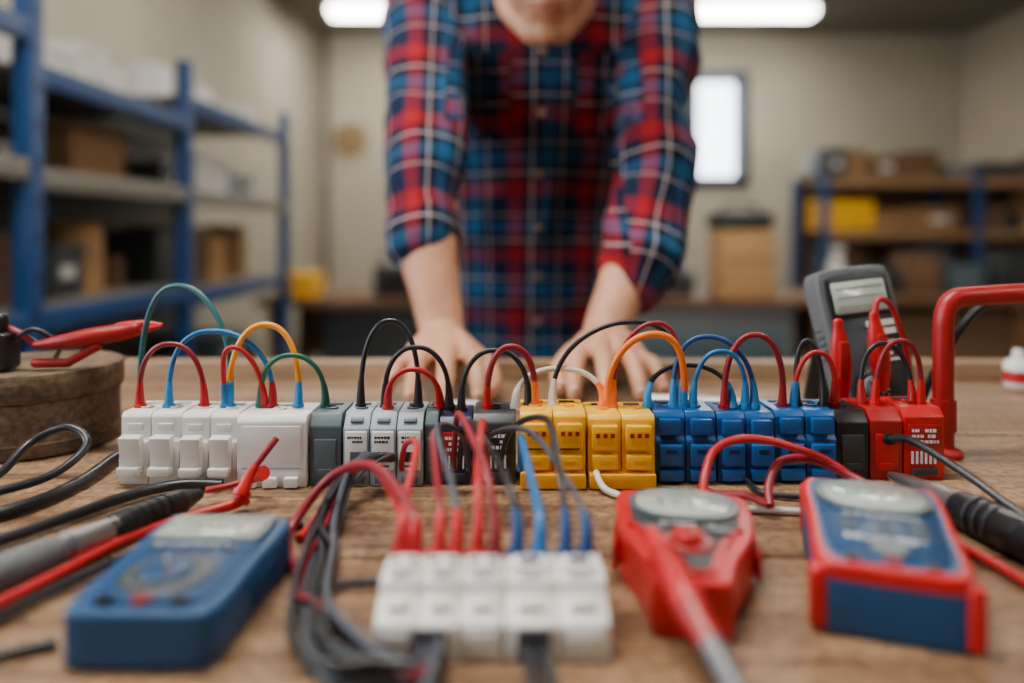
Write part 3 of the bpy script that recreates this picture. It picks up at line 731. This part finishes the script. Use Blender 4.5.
# ------------------------------------------------------------------ storage racks
def stuff(b, x0, x1, y0, y1, z, hmax, pal, along='y', seedn=0, gap=.06):
    rnd = random.Random(seedn)
    p = y0 if along == 'y' else x0; e = y1 if along == 'y' else x1
    while p < e-.1:
        wd = rnd.uniform(.12, .34); wd = min(wd, e-p-.01)
        hh = rnd.uniform(.4, .95)*hmax; m = rnd.choice(pal)
        dp = (x1-x0 if along == 'y' else y1-y0)*rnd.uniform(.6, .9)
        c = ((x0+x1)/2, p+wd/2, z+hh/2) if along == 'y' else (p+wd/2, (y0+y1)/2, z+hh/2)
        s = (dp, wd, hh) if along == 'y' else (wd, dp, hh)
        kind = rnd.random()
        if kind < .7:
            b.box(c, s, m, .008)
            b.box((c[0], c[1], z+hh-.012), (s[0]*1.03, s[1]*1.03, .028), m, .006)
            if rnd.random() < .35:
                if along == 'y': b.box((c[0]+s[0]/2+.002, c[1], z+hh*.5), (.004, s[1]*.4, hh*.25), "label")
                else: b.box((c[0], c[1]-s[1]/2-.002, z+hh*.5), (s[0]*.4, .004, hh*.25), "label")
        else:
            r = min(wd, .2)/2
            b.lathe([(r, 0), (r, hh*.8), (r*.9, hh*.85), (r*.92, hh*.86), (r*.92, hh*.92), (r*.5, hh*.93)], m, Matrix.Translation((c[0]+dp*.1*(along == 'y'), c[1], z)), 24)
        p += wd+rnd.uniform(.01, gap)
b = B(); b2 = B()
YS = [.95, 1.86, 2.75, 3.95]; lev = [[.70, .36, -.02, -.50], [.60, .34, -.02, -.50], [.68, .33, -.05, -.50]]
for y in YS:
    for x in (-1.2, -1.72):
        b.box((x, y, 0), (.05, .055, 1.6), "rackblue", .006)
        for k in range(16): b.box((x+.026, y, -.7+k*.095), (.002, .016, .03), "navy")
for i, (ya, yc) in enumerate(zip(YS, YS[1:])):
    b.box((-1.735, (ya+yc)/2, .1), (.006, yc-ya-.06, 1.2), "graymetal")
    for q, z in enumerate(lev[i]):
        b.box((-1.195, (ya+yc)/2, z-.03), (.035, yc-ya-.05, .055), "rackblue" if q != 1 else "shelf", .004)
        b.box((-1.46, (ya+yc)/2, z-.008), (.5, yc-ya-.05, .016), "shelf")
        hm = .16 if q == 0 else (.22 if q == 1 else .29)
        pal = [["white", "offwhite", "white"], ["white", "dgray", "card", "lgray", "offwhite"], ["card", "card2", "dgray", "card2", "pine"], ["card2", "dgray", "gray"]][q]
        stuff(b2, -1.66, -1.26, ya+.06, yc-.05, z, hm, pal, 'y', 11*i+q+3, .03)
b.done("storage_rack", (0, 0, T)); b2.done("storage_boxes", (0, 0, T))
b = B(); b2 = B()
xs = [2.08, 3.10, 4.1]
for x in xs:
    for y in (5.0, 5.5): b.box((x, y, -.12), (.055, .05, 1.36), "rackblue", .006)
for xa, xc in zip(xs, xs[1:]): b.box(((xa+xc)/2, 5.53, .0), (xc-xa, .012, 1.1), "card2")
for q, z in enumerate((.53, .18, -.20, -.6)):
    for xa, xc in zip(xs, xs[1:]):
        b.box(((xa+xc)/2, 4.99, z-.03), (xc-xa-.05, .035, .06), "shelfw" if q < 2 else "rackblue", .004)
        b.box(((xa+xc)/2, 5.25, z-.008), (xc-xa-.05, .5, .016), "shelfw")
        stuff(b2, xa+.05, xc-.05, 5.06, 5.45, z, [.22, .29, .34, .3][q], [["card2", "dgray", "card2", "card"], ["yellow", "pine", "card2", "yellow", "card", "dgray"], ["dgray", "black", "dgray", "card2", "gray"], ["dgray", "card2"]][q], 'x', 41+q+int(xa*7), .02)
b.done("storage_rack", (0, 0, T)); b2.done("storage_boxes", (0, 0, T))

b = B()
b.box((1.25, 4.42, -.215), (5.3, .7, .04), "counter", .006)
for x in (-1.3, -.4, .5, 1.7, 2.8, 3.8):
    for y in (4.14, 4.70): b.box((x, y, -.51), (.07, .07, .56), "counter", .004)
b.box((1.25, 4.67, -.45), (5.1, .04, .3), "counter", .004)
b.box((1.05, 4.37, -.50), (1.0, .5, .5), "graymetal", .01); b.box((1.05, 4.11, -.45), (.9, .02, .16), "gray", .006); b.box((1.05, 4.11, -.63), (.9, .02, .16), "gray", .006)
b.box((-.75, 4.40, -.52), (.6, .5, .46), "dgray", .01); b.box((2.4, 4.40, -.52), (.9, .5, .46), "card2", .01)
b.done("counter", (0, 0, T))
def crate(loc, s, m, name="cardboard_box"):
    b = B(); b.box((0, 0, s[2]/2), s, m, .006)
    b.box((0, -s[1]/2-.002, s[2]*.55), (s[0]*.9, .006, .02), "card"); b.box((0, 0, s[2]+.003), (s[0]*1.02, s[1]*.49, .008), m, .002, rot=(.05, 0, 0))
    b.done(name, (loc[0], loc[1], T+loc[2]))
crate((1.31, 4.30, -.195), (.30, .26, .37), "pine")
crate((-1.20, 4.28, -.195), (.22, .2, .13), "yellow", "yellow_case")
b = B()
b.box((0, 0, .06), (.34, .2, .10), "black", .03, seg=3); b.sweep(cr([(-.10, 0, .10), (-.08, 0, .15), (.08, 0, .15), (.10, 0, .10)], 5), .012, "dgray", 8)
b.box((0, -.102, .05), (.24, .01, .04), "dgray", .003)
b.done("tool_bag", (1.30, 4.3, T+.175))
b = B()
b.box((0, 0, .09), (.24, .2, .18), "dgray", .02, seg=3); b.box((0, -.11, .10), (.14, .02, .08), "black", .006); b.sweep(cr([(-.08, 0, .18), (-.07, 0, .24), (.07, 0, .24), (.08, 0, .18)], 5), .01, "black", 8)
b.done("power_supply", (-.66, 4.30, T-.195))
b = B()
b.box((0, 0, .07), (.5, .24, .14), "dgray", .02); b.lathe([(.08, .0), (.08, .2), (.03, .24), (.03, .28)], "gray", Matrix.Translation((.12, 0, .1)), 20); b.box((-.12, 0, .18), (.16, .16, .1), "card2", .01)
b.done("tool_clutter", (.80, 4.40, T-.195))
b = B()
b.lathe([(.045, 0), (.05, .01), (.05, .17), (.03, .21), (.02, .22), (.02, .24), (.03, .245), (.03, .27)], "offwhite", None, 24)
b.box((0, -.02, .26), (.04, .08, .04), "white", .006)
b.done("spray_bottle", (1.86, 4.3, T-.195))
b = B()
for k, (x, m, h) in enumerate([(-.45, "card2", .16), (-.2, "dgray", .12), (.1, "dgray", .2), (.35, "card2", .14)]):
    b.box((x, 0, h/2), (.18, .2, h), m, .01); b.box((x, 0, h+.006), (.19, .21, .014), m, .004)
for k, (x, m, h) in enumerate([(2.1, "dgray", .14), (2.35, "card2", .22), (2.6, "gray", .16), (2.9, "dgray", .24), (3.2, "card2", .15), (3.5, "black", .2)]):
    b.box((x, 0, h/2), (.20, .2, h), m, .01); b.box((x, 0, h+.006), (.21, .21, .014), m, .004)
b.done("counter_boxes", (.05, 4.45, T-.195))
b = B()
b.lathe([(.14, 0), (.155, .01), (.155, .03), (.14, .035), (.137, .028), (.01, .028)], "clockf", Matrix.Rotation(math.pi/2, 4, 'X'), 40)
b.box((0, -.033, .03), (.008, .004, .07), "ink"); b.box((.025, -.033, 0), (.055, .004, .006), "ink")
b.done("wall_clock", (-1.50, 6.995, T+1.02))

# ------------------------------------------------------------------ the man
man = D.objects.new("man", None); COL.objects.link(man); man.location = (.04, 1.4, 0)
MI = Matrix.Translation((-.04, -1.4, 0))
def body(name, fn, voxel, m, smooth=3, disp=None, offs=(0, 0, T)):
    b = B(); fn(b)
    me = D.meshes.new(name); b.bm.to_mesh(me); b.bm.free()
    o = D.objects.new(name, me); COL.objects.link(o)
    md = o.modifiers.new("r", 'REMESH'); md.mode = 'VOXEL'; md.voxel_size = voxel
    dg = bpy.context.evaluated_depsgraph_get()
    nm = D.meshes.new_from_object(o.evaluated_get(dg)); o.modifiers.clear(); o.data = nm
    bm = bmesh.new(); bm.from_mesh(nm)
    for _ in range(smooth): bmesh.ops.smooth_vert(bm, verts=bm.verts, factor=.5, use_axis_x=True, use_axis_y=True, use_axis_z=True)
    bm.normal_update()
    if disp:
        dd = [(v, v.normal*disp(v.co)) for v in bm.verts]
        for v, q in dd: v.co += q
    bmesh.ops.transform(bm, matrix=Matrix.Translation(offs), verts=bm.verts)
    bm.to_mesh(nm); bm.free()
    nm.materials.clear(); nm.materials.append(M[m] if isinstance(m, str) else m)
    nm.polygons.foreach_set("use_smooth", [True]*len(nm.polygons))
    nm.transform(MI); o.parent = man; nm.update()
    return o
def chain(b, pts, rad, asp=None, seg=16, n=5):
    P = cr(pts, n); R = []
    for i in range(len(rad)-1):
        for k in range(n): R.append(rad[i]+(rad[i+1]-rad[i])*k/n)
    R.append(rad[-1])
    A = None
    if asp:
        A = []
        for i in range(len(asp)-1):
            for k in range(n): A.append(asp[i]+(asp[i+1]-asp[i])*k/n)
        A.append(asp[-1])
    b.sweep(P, R, "skin", seg, rnd=True, asp=A, xax=(1, 0, 0))
Lsh, Lel, Lcu = Vector((-.125, 1.16, .530)), Vector((-.116, 1.0, .262)), Vector((-.110, .950, .172))
Rsh, Rel, Rcu = Vector((.213, 1.16, .530)), Vector((.192, 1.02, .235)), Vector((.158, .955, .125))
torso = [((.03, 1.43, -.07), .172, .72), ((.03, 1.43, .02), .172, .70), ((.033, 1.40, .13), .158, .70), ((.036, 1.35, .24), .152, .72), ((.04, 1.28, .35), .166, .70), ((.044, 1.22, .44), .186, .66), ((.045, 1.18, .51), .185, .60), ((.045, 1.155, .56), .145, .62), ((.045, 1.14, .60), .080, .9)]
def f_shirt(b):
    chain(b, [t[0] for t in torso], [t[1] for t in torso], [t[2] for t in torso], 32)
    chain(b, [(-.06, 1.165, .545), Lsh, (Lsh+Lel)/2+Vector((-.004, 0, 0)), Lel, Lcu], [.070, .066, .058, .050, .048], None, 24)
    chain(b, [(.15, 1.165, .545), Rsh, (Rsh+Rel)/2+Vector((.006, 0, 0)), Rel, Rcu], [.070, .066, .060, .053, .047], None, 24)
    for e, c in ((Lel, Lcu), (Rel, Rcu)):
        d = (c-e).normalized(); chain(b, [c-d*.022, c, c+d*.006], [.051, .053, .050], None, 24)
    for s in (-1, 1):
        chain(b, [(.045+s*.055, 1.16, .605), (.045+s*.062, 1.10, .600), (.045+s*.045, 1.055, .565), (.045+s*.05, 1.055, .535)], [.014, .015, .015, .010], None, 10)
def wr(co):
    p = Vector((co.x*1.0, co.y, co.z*1.3))
    n1 = noise.noise(p*9); n2 = noise.noise(p*21+Vector((5, 1, 2)))
    ridge = 1-abs(noise.noise(Vector((co.x*11+co.z*5, co.y*9, co.z*8-co.x*4))))*2
    return .008*n1+.0035*n2+.010*ridge-.005
shirt = body("plaid_shirt", f_shirt, .0055, "shirt", 4, wr)
def segp(p, a, c):
    d = c-a; t = max(-.3, min(1.2, (p-a).dot(d)/d.length_squared)); return t, (p-(a+d*t)).length, d
me = shirt.data; uvl = me.uv_layers.new(name="UVMap")
off = Vector((.04, 1.4, -T))
for poly in me.polygons:
    c = poly.center+off
    best = None
    for (s, e, q) in ((Lsh, Lel, Lcu), (Rsh, Rel, Rcu)):
        for k, (a, d2) in enumerate(((s, e), (e, q))):
            t, ds, dv = segp(c, a, d2)
            if best is None or ds < best[0]: best = (ds, a, d2, k, s)
    dt = 9
    for (pa, ra, ka), (pb, rb_, kb) in zip(torso, torso[1:]):
        pa = Vector(pa); pb = Vector(pb); d = pb-pa; t = max(0, min(1, (c-pa).dot(d)/d.length_squared)); q = c-(pa+d*t); r = ra+(rb_-ra)*t
        dt = min(dt, math.sqrt((q.x/r)**2+((q-Vector((q.x, 0, 0))).length/(r*.68))**2))
    arm = best[0]/.055 < dt*1.02 and abs(c.x-.045) > .10
    for li in poly.loop_indices:
        p = me.vertices[me.loops[li].vertex_index].co+off
        if arm:
            ds, a, d2, k, s = best; dv = (d2-a); t = (p-a).dot(dv)/dv.length; base = 0 if k == 0 else (a-s).length
            ax = dv.normalized(); q = p-a-ax*(p-a).dot(ax); q2 = c-a-ax*(c-a).dot(ax)
            ang = math.atan2(q.x, -q.y); an2 = math.atan2(q2.x, -q2.y)
            if ang-an2 > math.pi: ang -= 2*math.pi
            if an2-ang > math.pi: ang += 2*math.pi
            uvl.data[li].uv = (ang*.055+.03, base+t)
        else:
            uvl.data[li].uv = (p.x+.01, p.z*1.08)
bv = BVHTree.FromObject(shirt, bpy.context.evaluated_depsgraph_get())
def front(x, z):
    h = bv.ray_cast(Vector((x-.04, -1.2, z+T)), Vector((0, 1, 0)))
    return (h[0], h[1]) if h[0] else (None, None)
b = B(); tb = bmesh.new(); rows = []
for i in range(60):
    z = .50-i*.0088
    row = []
    for x in (.029, .037, .053, .061):
        h, nn = front(x, z)
        if h: row.append(tb.verts.new(h+Vector((0, -.0014 if x in (.029, .061) else -.0032, 0))))
    if len(row) == 4: rows.append(row)
for a, c in zip(rows, rows[1:]):
    for k in range(3): tb.faces.new((a[k], a[k+1], c[k+1], c[k]))
uvv = tb.loops.layers.uv.new("UVMap")
for f in tb.faces:
    for lp in f.loops: lp[uvv].uv = (lp.vert.co.x+.05, (lp.vert.co.z-T)*1.08)
for s in (-1, 1):
    rr = []
    for i in range(14):
        z = .44-i*.0088; row = []
        for k in range(10):
            x = .045+s*(.048+k*.0095)
            h, nn = front(x, z)
            if h: row.append(tb.verts.new(h+Vector((0, -.0040 if i < 5 else -.0025, 0))))
        if len(row) == 10: rr.append(row)
    for a, c in zip(rr, rr[1:]):
        for k in range(9):
            f = tb.faces.new((a[k], a[k+1], c[k+1], c[k]))
            for lp in f.loops: lp[uvv].uv = (lp.vert.co.x+.062, (lp.vert.co.z-T)*1.08+.012)
b.mi("shirt"); b.merge(tb, "shirt")
b.done("placket_and_pockets", parent=man)
b = B()
for z in (.44, .355, .27, .185, .10, .02):
    h, nn = front(.045, z)
    if h: b.sphere(h+Vector((0, -.005, 0)), (.0068, .0025, .0068), "button")
b.done("buttons", parent=man)

HS = 1.13
def hand_map(side):
    def mx(p):
        x = -.080+(p[0]+.080)*HS-.004; y = .888+(p[1]-.888)*HS; z = p[2]*(1+.06*(p[2] > .012))
        return Vector((x, y, z)) if side < 0 else Vector((.030-x, y+.018, z))
    return mx
def f_arm(side):
    mx = hand_map(side)
    def f(b):
        w_ = mx((-.080, .888, .060))
        if side < 0: e, mid = Lel, Vector((-.104, .938, .150))
        else: e, mid = Rel, Vector((.156, .965, .140))
        ab = (e+mid)/2
        chain(b, [e, ab, mid, (mid+w_)/2, w_, mx((-.076, .868, .046))], [.036, .041, .037, .031, .0265, .026], [1, 1, 1, .92, .78, .70], 20)
        base = [(-.046, .838, .035), (-.067, .834, .038), (-.088, .838, .035), (-.107, .847, .030)]
        fing = [[(-.041, .803, .038), (-.037, .783, .024), (-.036, .772, .010)], [(-.066, .795, .041), (-.065, .772, .026), (-.065, .760, .010)],
                [(-.092, .801, .038), (-.095, .780, .024), (-.096, .769, .010)], [(-.114, .817, .031), (-.119, .801, .020), (-.121, .793, .009)]]
        rr = [(.0113, .0103, .0093, .0078), (.0116, .0105, .0095, .0080), (.0110, .0101, .0091, .0076), (.0099, .0088, .0080, .0067)]
        for bs, fg, r in zip(base, fing, rr):
            cpt = mx(((bs[0]+.076)*.45-.076, .868, .046))
            chain(b, [cpt, (cpt+mx(bs))/2+Vector((0, 0, .002)), mx(bs)], [.0175, .016, .0135], None, 12)
            chain(b, [mx(bs)]+[mx(q) for q in fg], list(r), None, 12)
            for kp, kr in ((bs, r[0]*1.08), (fg[0], r[1]*1.05)): b.sphere(mx((kp[0], kp[1], kp[2]+.001)), kr, "skin")
        chain(b, [mx((-.066, .868, .042)), mx((-.044, .852, .034)), mx((-.029, .828, .026)), mx((-.024, .806, .017)), mx((-.026, .790, .012))], [.0185, .016, .0122, .0106, .0084], None, 12)
        chain(b, [mx((-.078, .868, .036)), mx((-.076, .845, .026))], [.019, .015], [1.2, 1.6], 14)
    return f
body("forearm_and_hand_right", f_arm(-1), .0021, "skin", 2)
body("forearm_and_hand_left", f_arm(1), .0021, "skin", 2)
b = B()
for side in (-1, 1):
    mx = hand_map(side)
    for (x, y, z) in [(-.036, .7680, .0140), (-.065, .7557, .0142), (-.0965, .7650, .0140), (-.1215, .7895, .0125), (-.0262, .7845, .0160)]:
        p = mx((x, y, z)); b.sphere((p.x-.04, p.y-1.4, p.z+T), (.0050, .0032, .0055), "nail")
b.done("fingernails", parent=man)

HX = Matrix.Translation((.045, 1.005, .560)) @ Matrix.Rotation(math.radians(27), 4, 'X')
def hp(p): return HX @ Vector(p)
def f_head(b):
    def es(c, r): b.sphere((0, 0, 0), 1, "skin", X=HX @ Matrix.Translation(c) @ Matrix.Diagonal((*r, 1)), u=32, v=24)
    es((0, .014, .032), (.076, .096, .088)); es((0, -.028, -.035), (.058, .060, .066)); es((0, -.05, -.072), (.034, .036, .040))
    es((0, -.074, -.098), (.019, .016, .016))
    for s in (-1, 1):
        chain(b, [hp((s*.058, .02, -.035)), hp((s*.050, -.02, -.076)), hp((s*.018, -.064, -.102))], [.016, .016, .015])
        es((s*.036, -.062, -.022), (.024, .024, .022)); es((s*.032, -.078, .030), (.024, .012, .009))
        es((s*.0775, .012, -.008), (.007, .020, .032)); es((s*.084, .016, .006), (.006, .018, .020)); es((s*.010, -.103, -.030), (.009, .009, .007))
    chain(b, [hp((0, -.086, .022)), hp((0, -.102, -.008)), hp((0, -.113, -.027))], [.009, .009, .0105])
    chain(b, [hp((-.024, -.082, -.058)), hp((0, -.093, -.055)), hp((.024, -.082, -.058))], [.006, .0085, .006])
    chain(b, [hp((-.020, -.080, -.069)), hp((0, -.090, -.070)), hp((.020, -.080, -.069))], [.006, .0085, .006])
    chain(b, [hp((0, .025, -.03)), Vector((.045, 1.08, .545)), Vector((.045, 1.13, .57)), Vector((.045, 1.16, .56))], [.056, .056, .060, .066])
body("head", f_head, .0026, "skin", 2)
b = B(); X0 = MI @ Matrix.Translation((0, 0, T)) @ HX
for s in (-1, 1):
    b.sphere((s*.031, -.0765, .010), .0125, "eyew", X=X0); b.sphere((s*.031, -.0875, .008), (.0052, .003, .0052), "iris", X=X0)
    P = [X0 @ Vector(q) for q in ((s*.016, -.090, .034), (s*.032, -.090, .040), (s*.048, -.078, .034))]
    b.sweep(cr(P, 4), .0035, "hair", 8, rnd=True)
for zz, yy, rr in ((-.0575, -.0985, .0030), (-.0675, -.0955, .0036)):
    P = [X0 @ Vector(q) for q in ((-.021, yy+.011, zz-.001), (-.008, yy, zz), (.008, yy, zz), (.021, yy+.011, zz-.001))]
    b.sweep(cr(P, 4), [.0015]+[rr*.9]*11+[.0015], "lips", 8, rnd=True)
b.done("face_features", parent=man)
def f_hair(b):
    def es(c, r): b.sphere((0, 0, 0), 1, "skin", X=HX @ Matrix.Translation(c) @ Matrix.Diagonal((*r, 1)), u=32, v=24)
    es((0, .026, .052), (.083, .096, .082)); es((0, .05, .01), (.078, .072, .075)); es((0, -.04, .105), (.06, .05, .026))
body("hair", f_hair, .004, "hair", 1, lambda c: .004*noise.noise(c*60)+.005*noise.noise(c*22))

def f_leg(b):
    chain(b, [(.03, 1.43, .04), (.03, 1.44, -.04), (.03, 1.45, -.10)], [.155, .162, .150], [.7, .72, .75], 28)
    for s in (-1, 1):
        chain(b, [(.03+s*.082, 1.445, -.04), (.03+s*.095, 1.44, -.20), (.03+s*.105, 1.42, -.38), (.03+s*.11, 1.46, -.58), (.03+s*.115, 1.48, -.745)], [.092, .086, .066, .062, .052], None, 22)
body("jeans", f_leg, .008, "jeans", 3, lambda c: .005*noise.noise(c*14))
b = B()
for s in (-1, 1):
    x = .03+s*.118
    P = [Vector((x-.04, y-1.4, z)) for y, z in ((1.51, .05), (1.47, .052), (1.40, .045), (1.33, .036), (1.29, .032))]
    b.sweep(P, [.036, .042, .042, .044, .034], "shoe", 18, rnd=True, asp=[1, 1.0, .95, .72, .7], xax=(1, 0, 0))
    b.sweep([(x-.04, .08, .05), (x-.04, .08, .12)], [.045, .050], "shoe", 18)
    b.box((x-.04, 0, .010), (.088, .27, .020), "black", .008)
b.done("boots", parent=man)

# ------------------------------------------------------------------ camera
cam = D.cameras.new("camera"); co = D.objects.new("camera", cam); COL.objects.link(co)
co.location = (0, 0, T+.18); co.rotation_euler = (math.pi/2, 0, 0)
cam.sensor_width = 36; cam.lens = 26.37; cam.shift_y = -111.5/1024
cam.clip_start = .02
cam.dof.use_dof = True; cam.dof.focus_distance = .535; cam.dof.aperture_fstop = 1.8
bpy.context.scene.camera = co
